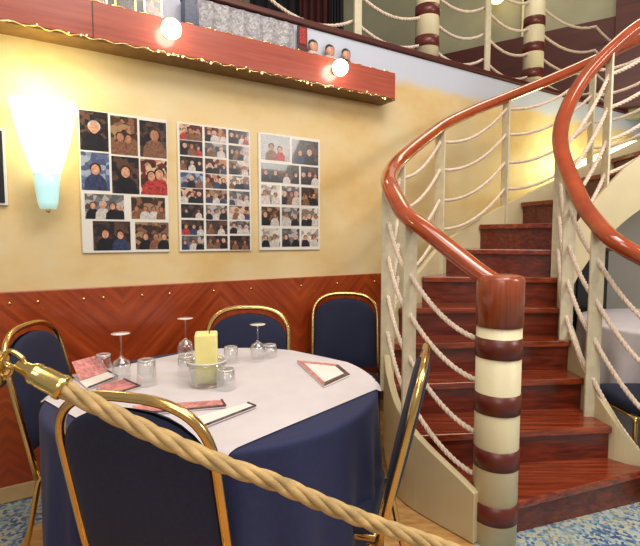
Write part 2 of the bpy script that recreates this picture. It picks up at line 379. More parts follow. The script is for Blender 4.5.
for k in range(1, 14):
    a, b = Vector(OUT[k]), Vector(INN[k]); c, d = Vector(OUT[k + 1]), Vector(INN[k + 1])
    e = (b - a).normalized(); fr = Vector((e.y, -e.x))
    mid = (c + d) / 2 - (a + b) / 2
    if fr.dot(mid) > 0: fr = -fr
    om = spl(OUT, k + 0.5); im = spl(INN, k + 0.5); pull = -fr * 0.02
    if k == 1: a2 = a + Vector((0.08, 0.0))
    else: a2 = a
    poly = [a2 + fr * 0.025, b + fr * 0.025, b, im, d + pull, c + pull, om, a2]
    MB().prism([(p.x, p.y) for p in poly], k * RISE - 0.036, k * RISE).build('tread', M['tread'], stair, bevel=0.006)
    MB().prism([(p.x, p.y) for p in (a, b, b - fr * 0.018, a - fr * 0.018)], (k - 1) * RISE - 0.004, k * RISE - 0.034).build('riser', M['riser'], stair)
def stringer(tab, side, s0, s1, up, dn, name):
    m = MB(); N = 90; rows = []
    for i in range(N + 1):
        s = s0 + (s1 - s0) * i / N; p = spl(tab, s); q = spl(tab, min(s + 0.05, 14)) - spl(tab, s - 0.05 if s > 1.05 else s)
        t = q.normalized(); nrm = Vector((-t.y, t.x)) * side
        p0 = p + nrm * 0.002; p1 = p + nrm * 0.038
        zt = RISE * s + up; zb = max(0.004, RISE * s - dn)
        rows.append([(p0.x, p0.y, zt), (p1.x, p1.y, zt), (p1.x, p1.y, zb), (p0.x, p0.y, zb)])
    vs = [v for r in rows for v in r]
    fs = [(i * 4 + k, i * 4 + (k + 1) % 4, (i + 1) * 4 + (k + 1) % 4, (i + 1) * 4 + k) for i in range(N) for k in range(4)] + [(0, 1, 2, 3), (N * 4 + 3, N * 4 + 2, N * 4 + 1, N * 4)]
    m.add(vs, fs); return m.build(name, M['stringer'], stair, bevel=0.004)
stringer(OUT, 1, 1.0, 13.6, 0.05, 0.42, 'stringer')
stringer(INN, -1, 1.0, 13.6, 0.05, 0.30, 'stringer')
NR = 0.092
def newel(parent, x, y, z0, h=1.147):
    r = NR
    p = MB().lathe([(0.0001, 0), (r, 0), (r, h - 0.215), (0.0001, h - 0.215)], 40, (x, y, z0)).build('newel_post', M['cream'], parent)
    for zc in (0.14, 0.375, 0.61, 0.845):
        q = MB().lathe([(r - 0.003, zc - 0.043), (r + 0.004, zc - 0.041), (r + 0.004, zc + 0.041), (r - 0.003, zc + 0.043)], 40, (x, y, z0)).build('band', M['band'], p)
    c = MB().lathe([(r - 0.02, h - 0.215), (r + 0.004, h - 0.213), (r + 0.004, h - 0.02), (r - 0.004, h - 0.004), (r - 0.02, h), (0.0001, h)], 40, (x, y, z0)).build('cap', M['cap'], p)
    return p
NX, NY = 0.755, 2.0
newel(stair, NX, NY, 0)
newel(stair, 1.70, 2.25, 0)
def bar(tab, s, other, top, side):
    """flat upright bar standing on the stringer, its broad face across the flight"""
    p = spl(tab, s); o = spl(other, s); rad = (p - o).normalized()
    t = spl(tab, s + 0.1) - spl(tab, s - 0.1); t.normalize(); rad = Vector((t.y, -t.x)); 
    if rad.dot(p - o) < 0: rad = -rad
    z0 = RISE * s - 0.16; z1 = RISE * s + top
    c = p + rad * side; R = Matrix.Rotation(math.atan2(rad.y, rad.x), 3, 'Z')
    return MB().box((c.x, c.y, (z0 + z1) / 2), (0.075, 0.014, z1 - z0), R).build('baluster', M['cream_bar'], stair, bevel=0.003)
OB = [2.05, 3.5, 5.1, 6.8, 8.6, 10.5, 12.4]; IB = [2.5, 4.1, 6.3, 9.1, 11.2, 13.0]
OH = lambda s: 1.03 if s <= 3 else (1.03 - 0.085 * (s - 3) if s < 5 else max(0.84, 0.86 + 0.02 * (8 - s) / 3))
for s in OB: bar(OUT, s, INN, OH(s) - 0.03, 0.02)
for s in IB: bar(INN, s, OUT, 0.90, -0.012)
def off(tab, other, s, d, dz):
    p = spl(tab, s); t = (spl(tab, s + 0.1) - spl(tab, s - 0.1)).normalized(); rad = Vector((t.y, -t.x))
    if rad.dot(p - spl(other, s)) < 0: rad = -rad
    q = p + rad * d; return Vector((q.x, q.y, RISE * s + dz))
rp = [Vector((NX, NY + 0.0, 1.10)), Vector((NX - 0.09, NY + 0.05, 1.165))] + [off(OUT, INN, s, 0.02, OH(s)) for s in [1.75, 2.2, 2.7, 3.2, 3.8, 4.4, 5, 5.6, 6.3, 7, 7.8, 8.6, 9.5, 10.5, 11.5, 12.5, 13.4]]
MB().tube(crv(rp, 6), 0.047, 14, rb=0.04).build('handrail', M['rail'], stair)
rp = [Vector((1.70, 2.25, 1.10)), Vector((1.62, 2.31, 1.17))] + [off(INN, OUT, s, -0.012, 0.93) for s in [2.0, 2.6, 3.2, 3.8, 4.4, 5, 5.6, 6.2, 6.8, 7.4, 8]] + [off(INN, OUT, s, -0.012, 0.93 - 0.022 * (s - 8)) for s in [8.6, 9.3, 10, 10.8, 11.6, 12.5, 13.4]]
MB().tube(crv(rp, 6), 0.047, 14, rb=0.042).build('handrail', M['rail'], stair)
# ropes of the two stair balustrades: each runs through every bar
def sag(a, b, s, n=8): return [a.lerp(b, i / n) - Vector((0, 0, 4 * s * (i / n) * (1 - i / n))) for i in range(n + 1)]
names4 = ['lowest', 'second lowest', 'second highest', 'highest']
for i, (dz, zn) in enumerate(zip((0.17, 0.37, 0.58, 0.77), (0.27, 0.46, 0.69, 0.87))):
    pts = [Vector((NX - 0.085, NY + 0.035, zn))] + [off(OUT, INN, s, 0.02, dz) for s in OB]
    path = []
    for a, b in zip(pts, pts[1:]): path += sag(a, b, 0.11 * (b - a).length)[(1 if path else 0):]
    o = rope_mb(path, 0.0125, 0.07, 3, 5, 0.012).build('rope', M['rope'])
    tag(o, names4[i] + ' of the four pale ropes strung along the left side of the staircase', 'rope', 'ropes along the left side of the staircase')
for i, (dz, zn) in enumerate(zip((0.12, 0.33, 0.54, 0.75), (0.2, 0.42, 0.64, 0.86))):
    pts = [Vector((1.62, 2.29, zn))] + [off(INN, OUT, s, -0.012, dz) for s in IB]
    path = []
    for a, b in zip(pts, pts[1:]): path += sag(a, b, 0.08 * (b - a).length)[(1 if path else 0):]
    o = rope_mb(path, 0.0135, 0.07, 3, 5, 0.012).build('rope', M['rope'])
    tag(o, names4[i] + ' of the four pale ropes strung along the right side of the staircase', 'rope', 'ropes along the right side of the staircase')

# ------------------------------------------------------------------ balcony railing
BN = {2.88: 'cream banded post on balcony edge, left of the two above the stairs', 4.25: 'cream banded post on balcony edge where the stair handrail passes'}
def newel_thing(t, label):
    q = wp(t, -0.09, DECK)
    o = thing('banded_post', label, 'post', q, 0, 'banded posts on the balcony')
    c = newel(o, 0, 0, 0); c.name = 'column'; return o
for t, l in BN.items(): newel_thing(t, l)
for t, l in ((2.17, 'slim cream upright on balcony edge above end of red beam'), (3.55, 'slim cream upright between the two banded balcony posts')):
    q = wp(t, -0.05, DECK)
    o = thing('railing_upright', l, 'post', q, WROT, 'slim uprights on the balcony')
    MB().box((0, 0, 0.5), (0.06, 0.02, 1.0)).build('bar', M['cream_bar'], o, bevel=0.003)
    MB().box((0, 0, 0.006), (0.1, 0.06, 0.012)).build('foot_plate', M['cream_bar'], o, bevel=0.002)
bl = ['lowest balcony rope, running just above the dark deck edge', 'second balcony rope up from the dark deck edge', 'third balcony rope up from the dark deck edge', 'uppermost balcony rope, near top of the banded posts']
for i, dz in enumerate((0.15, 0.36, 0.58, 0.82)):
    ts = [-0.2, 0.75, 1.46, 2.17, 2.88, 3.55, 4.25, 5.3, 6.3]
    pts = [wp(t, -0.09, DECK + dz) for t in ts]; path = []
    for a, b in zip(pts, pts[1:]): path += sag(a, b, 0.1)[(1 if path else 0):]
    tag(rope_mb(path, 0.0135, 0.08, 3, 5, 0.016).build('rope', M['rope']), bl[i], 'rope', 'ropes of the balcony railing')
# things upstairs
def curtain(name, label, u0, u1, Y, z1, m):
    a, b = at(u0, 10, Y=Y), at(u1, 10, Y=Y)
    def fn(x, y): 
        p = a.lerp(b, x); return (p.x, p.y + 0.03 * math.sin(x * 9 * PI), DECK + 0.004 + (z1 - DECK) * y)
    tag(MB().grid(40, 4, fn).build(name, m, solid=0.012), label, 'curtain', 'dark curtains upstairs')
curtain('curtain', 'dark red curtain upstairs behind the balcony ropes', 300, 330, 5.0, 4.9, M['curtain_red'])
curtain('curtain', 'black curtain upstairs, right of the dark red one', 330, 343, 4.9, 4.9, M['curtain_black'])
curtain('curtain', 'black curtain upstairs at the far left behind the ropes', 250, 300, 5.1, 4.9, M['curtain_black'])
g = thing('globe_lamp', 'glowing amber lamp on upstairs wall near top of the photo', 'lamp', at(497, -4, Y=5.95))
MB().sphere((0, 0, 0), 0.09, 20).build('globe', M['upglow'], g)
MB().lathe([(0.0001, 0), (0.05, 0), (0.05, 0.05), (0.0001, 0.05)], 20, (0, 0.0, 0.08)).build('mount', M['brass'], g)

# ------------------------------------------------------------------ beam, its lamps and what stands on it
beam = thing('wall_beam', 'long red wooden beam shelf high on the ochre wall', 'beam', wp(0.85, 0.0, 2.267), WROT)
MB().box((0, -0.138, 0.088), (3.0, 0.024, 0.176)).build('front_board', M['beam'], beam, bevel=0.004)
MB().box((0, -0.067, 0.166), (2.98, 0.118, 0.02)).build('top_board', M['beam'], beam)
MB().box((1.488, -0.063, 0.075), (0.024, 0.126, 0.15)).build('end_board', M['beam'], beam)
MB().box((0, -0.075, -0.006), (3.0, 0.15, 0.012)).build('bottom_trim', M['trimgold'], beam, bevel=0.003)
MB().box((-0.42, -0.151, 0.088), (0.004, 0.003, 0.17)).build('joint', M['darkwood'], beam)
for t, l in ((0.79, 'round lit globe on the red beam above the left photo board'), (1.84, 'round lit globe near right end of the red beam')):
    o = thing('globe_light', l, 'lamp', wp(t, 0.151, 2.368), WROT, 'lit globes on the beam')
    MB().sphere((0, -0.062, 0), 0.05, 24).build('bulb', M['globe'], o)
    MB().lathe([(0.0001, 0), (0.03, 0), (0.024, 0.018), (0.0001, 0.02)], 20, mat=Matrix.Rotation(PI / 2, 3, 'X')).build('socket', M['brass'], o)
def fairy(name, label, z, off_, t0, t1, n):
    o = thing(name, label, 'fairy lights', (0, 0, 0), 0, 'fairy lights on the beam')
    pts = [wp(t0 + (t1 - t0) * i / n, off_ + 0.004 * math.sin(i * 2.1), z + 0.006 * math.sin(i * 1.7)) for i in range(n + 1)]
    MB().tube(crv(pts, 2), 0.003, 5).build('wire', M['brass'], o)
    m = MB()
    for i, p in enumerate(pts):
        if random.random() < 0.35 * (1.4 if (i // 9) % 2 else 0.4): m.sphere(p + Vector((0, 0, random.uniform(-0.01, 0.01))), random.choice((0.0035, 0.0045, 0.007)), 8)
    b = m.build('bulbs', M['fairy'], o); b['kind'] = 'stuff'
fairy('fairy_lights', 'string of tiny warm lights along bottom edge of the red beam', 2.262, 0.158, -0.5, 2.33, 110)
fairy('fairy_lights', 'string of tiny warm lights along top edge of the red beam', 2.447, 0.13, -0.5, 2.3, 90)
# frames, banner and cut-out heads behind the beam
fr_specs = [(0.34, 0.10, 'photo_brown', 'small brown framed picture on the beam at far left'), (0.47, 0.09, 'photo_light', 'pale framed picture on the beam, second from left'),
            (0.60, 0.11, 'photo_dark', 'dark framed picture on the beam, left of lit globe'), (0.74, 0.10, 'photo_brown', 'brown framed picture on the beam just behind the left lit globe')]
for t, wd, bg, l in fr_specs:
    o = thing('picture_frame', l, 'picture', wp(t, 0.06, 2.443), WROT, 'framed pictures on the beam')
    R = Matrix.Rotation(-0.12, 3, 'X')
    MB().box(R @ Vector((0, 0, 0.075)), (wd, 0.012, 0.15), R).build('frame', M['brass'], o, bevel=0.002)
    MB().box(R @ Vector((0, -0.008, 0.075)), (wd - 0.02, 0.004, 0.13), R).build('picture', bpy.data.materials[bg], o)
o = thing('box', 'dark blue box on the beam between framed pictures and silver banner', 'box', wp(0.93, 0.06, 2.443), WROT)
MB().box((0, 0, 0.08), (0.07, 0.07, 0.16)).build('body', M['suit_blue'], o, bevel=0.004)
MB().box((0, 0, 0.165), (0.074, 0.074, 0.014)).build('lid', M['navy'], o, bevel=0.003)
def sequin():
    m, t, b, N, L = nt('silver_sequins')
    tc = N('ShaderNodeTexCoord'); vo = N('ShaderNodeTexVoronoi'); vo.inputs['Scale'].default_value = 90; L(tc.outputs['Object'], vo.inputs['Vector'])
    se = N('ShaderNodeSeparateColor'); L(vo.outputs['Color'], se.inputs[0])
    cr = ramp(N, [(0, lin((132, 130, 136))), (0.5, lin((156, 154, 160))), (1, lin((190, 186, 190)))]); L(se.outputs[0], cr.inputs[0]); L(cr.outputs[0], b.inputs['Base Color'])
    b.inputs['Metallic'].default_value = 0.0; b.inputs['Roughness'].default_value = 0.5
    return m
M['sequin'] = sequin()
tag(MB().grid(60, 8, lambda x, y: (x * 0.62, -0.012 + 0.008 * math.sin(x * 40), y * 0.2)).build('banner', M['sequin'], matrix=MW @ Matrix.Translation((1.0, 0, 2.452)), solid=0.004), 'sparkling silver banner strip on the wall above the beam', 'banner')
def cutout(name, t, label, hairm, clothm, hgt=0.13):
    o = thing(name, label, 'picture', wp(t, 0.045, 2.443), WROT, 'cut-out portraits on the beam')
    MB().lathe([(0.0001, 0), (0.05, 0), (0.052, hgt * 0.25), (0.03, hgt * 0.45), (0.0001, hgt * 0.5)], 20, sy=0.3).build('shoulders', clothm, o)
    MB().sphere((0, 0, hgt * 0.68), 0.034, 16, sy=0.5, sz=1.15).build('head', M['skin'], o)
    MB().sphere((0, 0.004, hgt * 0.80), 0.036, 16, sy=0.5, sz=0.85).build('hair', hairm, o)
cutout('portrait_cutout', 1.745, 'dark haired cut-out head on the beam, leftmost of three', M['hair'], M['suit_white'])
cutout('portrait_cutout', 1.875, 'dark haired cut-out head on the beam, middle of three', M['hair'], M['suit_white'], 0.125)
cutout('portrait_cutout', 2.005, 'dark haired cut-out head on the beam, rightmost of three', M['hair'], M['suit'], 0.125)
o = thing('picture_frame', 'small red patterned picture on the beam beside the cut-out heads', 'picture', wp(1.67, 0.03, 2.443), WROT)
MB().box((0, 0, 0.1), (0.07, 0.012, 0.2)).build('frame', M['darkwood'], o, bevel=0.002)
MB().box((0, -0.008, 0.14), (0.05, 0.004, 0.1)).build('picture', M['suit_red'], o)

# ------------------------------------------------------------------ wall lamp
lamp = thing('wall_lamp', 'tall tapering lit glass wall lamp left of the photo boards', 'lamp', wp(0.212, 0, 1.44), WROT)
MB().lathe([(0.058, 0.17), (0.078, 0.23), (0.105, 0.32), (0.128, 0.42), (0.142, 0.50), (0.136, 0.50), (0.122, 0.42), (0.10, 0.32), (0.072, 0.23), (0.05, 0.17)], 32, (0, -0.105, 0), sy=0.62).build('shade', M['lampglass'], lamp)
MB().lathe([(0.0001, 0.0), (0.034, 0.0), (0.044, 0.03), (0.052, 0.1), (0.058, 0.17), (0.05, 0.17), (0.0001, 0.16)], 32, (0, -0.105, 0), sy=0.62).build('shade_tip', M['lamptip'], lamp)
MB().box((0, -0.028, 0.12), (0.05, 0.055, 0.1)).build('bracket', M['brass'], lamp, bevel=0.004)
MB().sphere((0, -0.105, -0.008), 0.012, 12).build('finial', M['brass'], lamp)
pl = bpy.data.lights.new('wall_lamp_glow', 'POINT'); pl.energy = 4.5; pl.color = (1.0, 0.93, 0.62); pl.shadow_soft_size = 0.06
po = bpy.data.objects.new('wall_lamp_glow', pl); COL.objects.link(po); po.location = wp(0.212, 0.2, 1.98)

# ------------------------------------------------------------------ photo boards
FIG = [('skin', 'hair', 'suit'), ('skin', 'silver_hair', 'suit'), ('skin2', 'hair', 'suit_white'), ('skin', 'hair', 'suit_blue'), ('skin', 'hair', 'suit_red'), ('skin2', 'hair', 'suit_brown'), ('skin', 'silver_hair', 'suit_white')]
def photo(parent, x0, z0, wd, h, bg, figs):
    """one photograph: print, with standing people as flat shapes on it; figs = (cx, scale, kind)"""
    m = MB(); mats = [bg]; y = -0.0125
    m.box((x0 + wd / 2, y + 0.0005, z0 + h / 2), (wd, 0.001, h))
    def slot(k):
        mm = M[k]
        if mm not in mats: mats.append(mm)
        return mats.index(mm)
    def clip(px, pz): return (min(max(px, x0), x0 + wd), y_, min(max(pz, z0), z0 + h))
    lay = 0
    for cx, s, kind in figs:
        sk, hr, su = FIG[kind]; X = x0 + cx * wd; H = s * h * 0.95; hr_ = 0.155 * H; zc = z0 + H * 0.68
        lay += 1; y_ = y - 0.0003 * lay
        poly = [clip(X + a * H, z0 + b * H) for a, b in ((-0.36, -0.0), (0.36, 0.0), (0.33, 0.3), (0.2, 0.48), (0.07, 0.55), (-0.07, 0.55), (-0.2, 0.48), (-0.33, 0.3))]
        m.add(poly, [tuple(range(8))], slot(su))
        y_ -= 0.0001
        m.add([clip(X + hr_ * 1.15 * math.cos(a * PI / 7), zc + hr_ * 0.3 + hr_ * 1.15 * math.sin(a * PI / 7)) for a in range(14)], [tuple(range(14))], slot(hr))
        y_ -= 0.0001
        m.add([clip(X + hr_ * 0.85 * math.cos(a * PI / 7), zc + hr_ * 1.1 * math.sin(a * PI / 7)) for a in range(14)], [tuple(range(14))], slot(sk))
    return m.build('photograph', mats, parent, fix=False)
def board(t0, t1, label):
    o = thing('photo_board', label, 'photo board', wp(t0, 0, 1.222), WROT, 'boards of photographs on the ochre wall')
    MB().box(((t1 - t0) / 2, -0.006, 0.366), (t1 - t0, 0.012, 0.732)).build('backing', M['boardwhite'], o, bevel=0.002)
    return o
W1, H1 = 0.446, 0.732
b1 = board(0.364, 0.81, 'photo board nearest the wall lamp, with the largest photographs')
fw = 0.143
def rows(b, spec):
    for x, ztop, wd, h, bg, figs in spec: photo(b, x, H1 - ztop - h, wd, h, BG[bg], figs)
rows(b1, [(0.006, 0.004, 0.135, 0.20, 0, [(0.5, 0.9, 1)]), (0.152, 0.012, 0.135, 0.20, 1, [(0.35, 0.7, 5), (0.65, 0.65, 5)]), (0.298, 0.018, 0.142, 0.195, 0, [(0.55, 0.95, 5)]),
          (0.006, 0.212, 0.135, 0.195, 3, [(0.5, 0.85, 3)]), (0.152, 0.222, 0.138, 0.195, 0, [(0.5, 0.9, 0)]), (0.298, 0.224, 0.142, 0.192, 4, [(0.4, 0.8, 4), (0.7, 0.9, 4)]),
          (0.018, 0.425, 0.19, 0.13, 2, [(0.2, 0.8, 0), (0.45, 0.85, 6), (0.7, 0.8, 0), (0.88, 0.75, 1)]), (0.245, 0.43, 0.18, 0.12, 1, [(0.15, 0.7, 5), (0.4, 0.7, 2), (0.65, 0.7, 2), (0.88, 0.7, 5)]),
          (0.052, 0.565, 0.185, 0.155, 0, [(0.32, 0.85, 0), (0.72, 0.8, 3)]), (0.262, 0.567, 0.18, 0.15, 1, [(0.3, 0.7, 0), (0.6, 0.7, 5), (0.85, 0.7, 0)])])
b2 = board(0.866, 1.312, 'middle photo board of the three, three columns of many small photographs')
for c, x in enumerate((0.012, 0.158, 0.304)):
    z = 0.01
    for r in range(8):
        h = 0.086 - 0.004 * ((r + c) % 3)
        n = random.choice((2, 3, 3, 4)); figs = [((i + 0.5) / n + random.uniform(-0.05, 0.05), random.uniform(0.75, 0.98), random.choice((0, 0, 1, 2, 3, 4, 5, 5, 6))) for i in range(n)]
        photo(b2, x, H1 - z - h, 0.132, h, BG[random.choice((0, 1, 2, 4, 5, 0, 3))], figs); z += 0.09
b3 = board(1.366, 1.816, 'photo board furthest from the wall lamp, small photographs with white gaps')
rows(b3, [(0.016, 0.01, 0.205, 0.155, 0, [(0.35, 0.8, 5), (0.65, 0.7, 4)]), (0.236, 0.018, 0.2, 0.155, 0, [(0.3, 0.7, 3), (0.65, 0.75, 1)])])
for r in range(4):
    zt = 0.185 + r * 0.136
    xs = ((0.016, 0.272), (0.302, 0.134)) if r == 0 else ((0.016, 0.13), (0.16, 0.13), (0.304, 0.132))
    for x, wd in xs:
        n = 4 if wd > 0.2 else random.choice((2, 2, 3)); figs = [((i + 0.5) / n + random.uniform(-0.05, 0.05), random.uniform(0.7, 0.9), random.choice((0, 0, 2, 1, 6, 5))) for i in range(n)]
        photo(b3, x, H1 - zt - 0.118, wd, 0.118, BG[random.choice((0, 5, 1, 5, 2))], figs)
pf = thing('picture_frame', 'dark picture in pale frame at the far left edge, beside wall lamp', 'picture', wp(-0.105, 0, 1.46), WROT)
MB().box((0, -0.01, 0.175), (0.31, 0.02, 0.36)).build('frame', M['boardwhite'], pf, bevel=0.003)
MB().box((0, -0.022, 0.175), (0.286, 0.005, 0.336)).build('picture', M['suit'], pf)

# ------------------------------------------------------------------ banquet chairs
def round_poly(wd, z0, z1, ry, n=20):
    """upright outline: straight sides, rounded arch top"""
    hw = wd / 2; pts = []
    for i in range(n + 1):
        a = PI * i / n; ca, sa = math.cos(a), math.sin(a)
        e = 0.72
        pts.append((hw * math.copysign(abs(ca) ** e, ca), z1 - ry + ry * sa ** e))
    return pts
TOPZ = 0.945; BY0, BY1 = -0.195, -0.33      # back at seat level / at its top
def by(z): return BY0 + (BY1 - BY0) * (z - 0.36) / (TOPZ - 0.36)
def make_chair(label, group):
    c = thing('banquet_chair', label, 'chair', (0, 0, 0), 0, group)
    arch = round_poly(0.425, 0.40, TOPZ - 0.012, 0.17, 28)
    pts = [Vector((0.2125, BY0, 0.36))] + [Vector((0.2125, by(z), z)) for z in (0.5, 0.62, 0.72)] + [Vector((x, by(z), z)) for x, z in arch] + [Vector((-0.2125, by(z), z)) for z in (0.72, 0.62, 0.5)] + [Vector((-0.2125, BY0, 0.36))]
    MB().tube(pts, 0.0125, 10).build('back_frame', M['gold'], c)
    # pad: cushion with domed faces
    m = MB(); nu, nv = 24, 16
    zb, zt = 0.47, TOPZ - 0.042
    def half(z):
        if z < zt - 0.15: return 0.2
        q = (z - (zt - 0.15)) / 0.15; return 0.2 * max(0.0, 1 - q ** 2.6) ** 0.5
    for sgn in (1, -1):
        def fn(x, y, sgn=sgn):
            z = zb + (zt - zb) * (1 - (1 - y) ** 1.5); hw = max(half(z), 0.004); X = (2 * x - 1)
            e = max(0.0, (1 - abs(X) ** 4) * (1 - abs(2 * y - 1) ** 6)) ** 0.5
            return (X * hw, by(z) + sgn * (0.006 + 0.02 * e), z)
        m.grid(nu, nv, fn)
    m.build('backrest', M['navy'], c)
    m = MB()
    n = 40; R = []
    prof = [(0.94, 0.392), (1.0, 0.402), (1.0, 0.43), (0.97, 0.445), (0.8, 0.455), (0.4, 0.46), (0.001, 0.461)]
    for s, z in prof:
        for k in range(n):
            a = 2 * PI * k / n; ca, sa = math.cos(a), math.sin(a)
            R.append((0.205 * s * math.copysign(abs(ca) ** 0.35, ca), 0.19 * s * math.copysign(abs(sa) ** 0.35, sa) + 0.005, z))
    fs = [(i * n + k, i * n + (k + 1) % n, (i + 1) * n + (k + 1) % n, (i + 1) * n + k) for i in range(len(prof) - 1) for k in range(n)] + [tuple(range(n))]
    m.add(R, fs, 0, True); m.build('seat', M['navy'], c)
    fr = [(x, y, 0.382) for x, y in ((-0.18, -0.185), (0.18, -0.185), (0.18, 0.18), (-0.18, 0.18))]
    MB().tube(fr, 0.011, 8, closed=True).build('seat_frame', M['gold'], c)
    for sx in (-1, 1):
        MB().tube(crv([(sx * 0.2, BY0 + 0.03, 0.366), (sx * 0.212, BY0 + 0.004, 0.352), (sx * 0.211, BY0 - 0.03, 0.2), (sx * 0.21, BY0 - 0.075, 0.006)], 5), 0.0115, 8).build('leg', M['gold'], c)
        MB().tube(crv([(sx * 0.18, 0.17, 0.385), (sx * 0.183, 0.178, 0.2), (sx * 0.186, 0.185, 0.006)], 4), 0.0115, 8).build('leg', M['gold'], c)
    MB().tube([(-0.185, 0.18, 0.16), (0.185, 0.18, 0.16)], 0.007, 6).build('stretcher', M['gold'], c)
    return c
CH = []
specs = [((-0.455, 1.085), 75, 'navy banquet chair nearest the viewer, seen from behind below the barrier rope'),
         ((-1.245, 2.02), 2, 'navy banquet chair at far left, between red wainscot and left end of the table'),
         ((-0.377, 2.53), -90, 'navy banquet chair behind the candle, arched gold back above the table'),
         ((0.167, 3.17), -92, 'navy banquet chair by the wall, nearest the foot of the stairs behind the table'),
         ((0.35, 1.546), 166, 'navy banquet chair seen edge-on between table and staircase'),
         ((2.12, 2.58), 180, 'dark banquet chair glimpsed behind the right stair ropes beside white tablecloth')]
first = None
for (cx, cy), ph, l in specs:
    if first is None: first = c = make_chair(l, 'navy banquet chairs with gold frames')
    else: c = copy_tree(first); c['label'] = l
    f = Vector((math.cos(math.radians(ph)), math.sin(math.radians(ph))))
    p = Vector((cx, cy)) - f * BY1
    c.location = (p.x, p.y, 0); c.rotation_euler = (0, 0, math.radians(ph) - PI / 2)
    CH.append((p, f))

# ------------------------------------------------------------------ round table and cloths
TX, TY, TR = -0.38, 1.79, 0.582
tb = thing('round_table', 'round dining table hidden under navy and white cloths', 'table', (TX, TY, 0))
MB().lathe([(0.0001, 0.715), (TR - 0.012, 0.715), (TR - 0.004, 0.722), (TR - 0.004, 0.738), (TR - 0.012, 0.743), (0.0001, 0.743)], 64).build('tabletop', M['tan'], tb)
MB().lathe([(0.0001, 0.0), (0.13, 0.0), (0.13, 0.02), (0.04, 0.04), (0.032, 0.1), (0.032, 0.68), (0.12, 0.7), (0.12, 0.714), (0.0001, 0.714)], 32).build('pedestal', M['black'], tb)
def cloth_pt(th, d, R, top, gap, fold, nf, ph, seats=True):
    """point at arc distance d from the centre on a cloth laid over a round edge of radius R"""
    bend = 0.014
    if d <= R: r, z = d, top
    elif d <= R + bend * PI / 2:
        a = (d - R) / bend; r, z = R + bend * math.sin(a), top - bend * (1 - math.cos(a))
    else:
        q = d - R - bend * PI / 2; z = top - bend - q
        fold *= 0.15 if seats and math.cos(th - PI) > 0.75 else 1.0
        r = R + bend + gap + fold * min(1, q / 0.35) * (0.5 + 0.5 * math.sin(nf * th + ph + 0.7 * math.sin(3 * th))) 
    x, y = r * math.cos(th), r * math.sin(th)
    if z < 0.735:
        k = min(1, (0.735 - z) / 0.03)
        W = Vector((x + TX, y + TY))
        for ci, (p, f) in enumerate(CH[:3]):
            w0, w1 = (0.25, 0.17) if ci == 1 else (0.23, 0.06)
            rel = W - p; ly = rel.dot(f); lx = rel.dot(Vector((f.y, -f.x)))
            lim = 0.215 if z < 0.50 and ci else by(max(z, 0.36)) + 0.045
            if ci and z >= 0.5 and z < 0.56: lim = 0.215 + (lim - 0.215) * (z - 0.5) / 0.06
            if seats and ly < lim and ly > -0.5 and abs(lx) < 0.42 and (p - Vector((TX, TY))).length < 0.75:
                q2 = k * (1 - max(0, min(1, (abs(lx) - w0) / w1)))
                W = W + f * (lim - ly) * q2
        x, y = W.x - TX, W.y - TY
    return Vector((x, y, z))
m = MB(); NT = 260; ds = [0.0005, 0.2, 0.4, 0.55, TR - 0.02, TR] + [TR + 0.011 * i for i in range(1, 4)] + [TR + 0.04 + 0.665 * i / 22 for i in range(23)]
vs = [cloth_pt(2 * PI * k / NT, d, TR, 0.747, 0.0, 0.028, 24, 0.4) for d in ds for k in range(NT)]
fs = [(i * NT + k, i * NT + (k + 1) % NT, (i + 1) * NT + (k + 1) % NT, (i + 1) * NT + k) for i in range(len(ds) - 1) for k in range(NT)]
m.add(vs, fs, 0, True)
o = m.build('tablecloth', M['navycloth'], matrix=Matrix.Translation((TX, TY, 0)))
tag(o, 'navy floor-length tablecloth hanging in folds on the round table', 'tablecloth')
# white square overlay
na = math.radians(-40.9); e1 = Vector((math.cos(na), math.sin(na))); e2 = Vector((-e1.y, e1.x))
m = MB(); G = 110
def ov(x, y):
    a = 0.492 - 1.01 * x; b = -0.51 + 1.07 * y
    p = e1 * a + e2 * b; d = p.length; th = math.atan2(p.y, p.x)
    q = cloth_pt(th, d, TR + 0.002, 0.7505, 0.012, 0.02, 10, 1.0, True)
    if d <= TR: q.z += 0.0012 * (math.sin(a * 21 + b * 9) + 1) * max(0.0, 1 - (d / TR) ** 4)
    return q
m.grid(G, G, ov)
o = m.build('table_overlay', M['white'], matrix=Matrix.Translation((TX, TY, 0)))
tag(o, 'white square cloth laid cornerwise over the navy tablecloth', 'tablecloth')
TOP = 0.7535
# ------------------------------------------------------------------ on the table
def gl_at(u, v): p = at(u, v, z=TOP); return (p.x, p.y, TOP)
def wine_glass(u, v, h, label):
    o = thing('wine_glass', label, 'glass', gl_at(u, v), 0, 'wine glasses standing upside down')
    hb = h * 0.52
    MB().lathe([(0.029, 0), (0.034, hb * 0.4), (0.035, hb * 0.65), (0.028, hb * 0.88), (0.01, hb), (0.004, hb * 1.06),
                (0.007, hb * 0.985), (0.025, hb * 0.86), (0.0325, hb * 0.64), (0.032, hb * 0.4), (0.0275, 0.0)], 28).build('bowl', M['glass'], o)
    MB().lathe([(0.0045, hb * 1.03), (0.0035, hb * 1.2), (0.0035, h * 0.95), (0.006, h - 0.006)], 12).build('stem', M['glass'], o)
    MB().lathe([(0.006, h - 0.008), (0.022, h - 0.0035), (0.034, h - 0.001), (0.034, h + 0.001), (0.0001, h + 0.001)], 28).build('foot', M['foot'], o)
def foot_glass():
    m, t, b, N, L = nt('foot_glass'); b.inputs['Base Color'].default_value = (0.9, 0.85, 0.83, 1); b.inputs['Roughness'].default_value = 0.06
    b.inputs['Transmission Weight'].default_value = 0.35
    no = N('ShaderNodeTexNoise'); mr = N('ShaderNodeMapRange'); mr.inputs['To Min'].default_value = 0.04; mr.inputs['To Max'].default_value = 0.09
    L(no.outputs[0], mr.inputs[0]); L(mr.outputs[0], b.inputs['Roughness']); return m
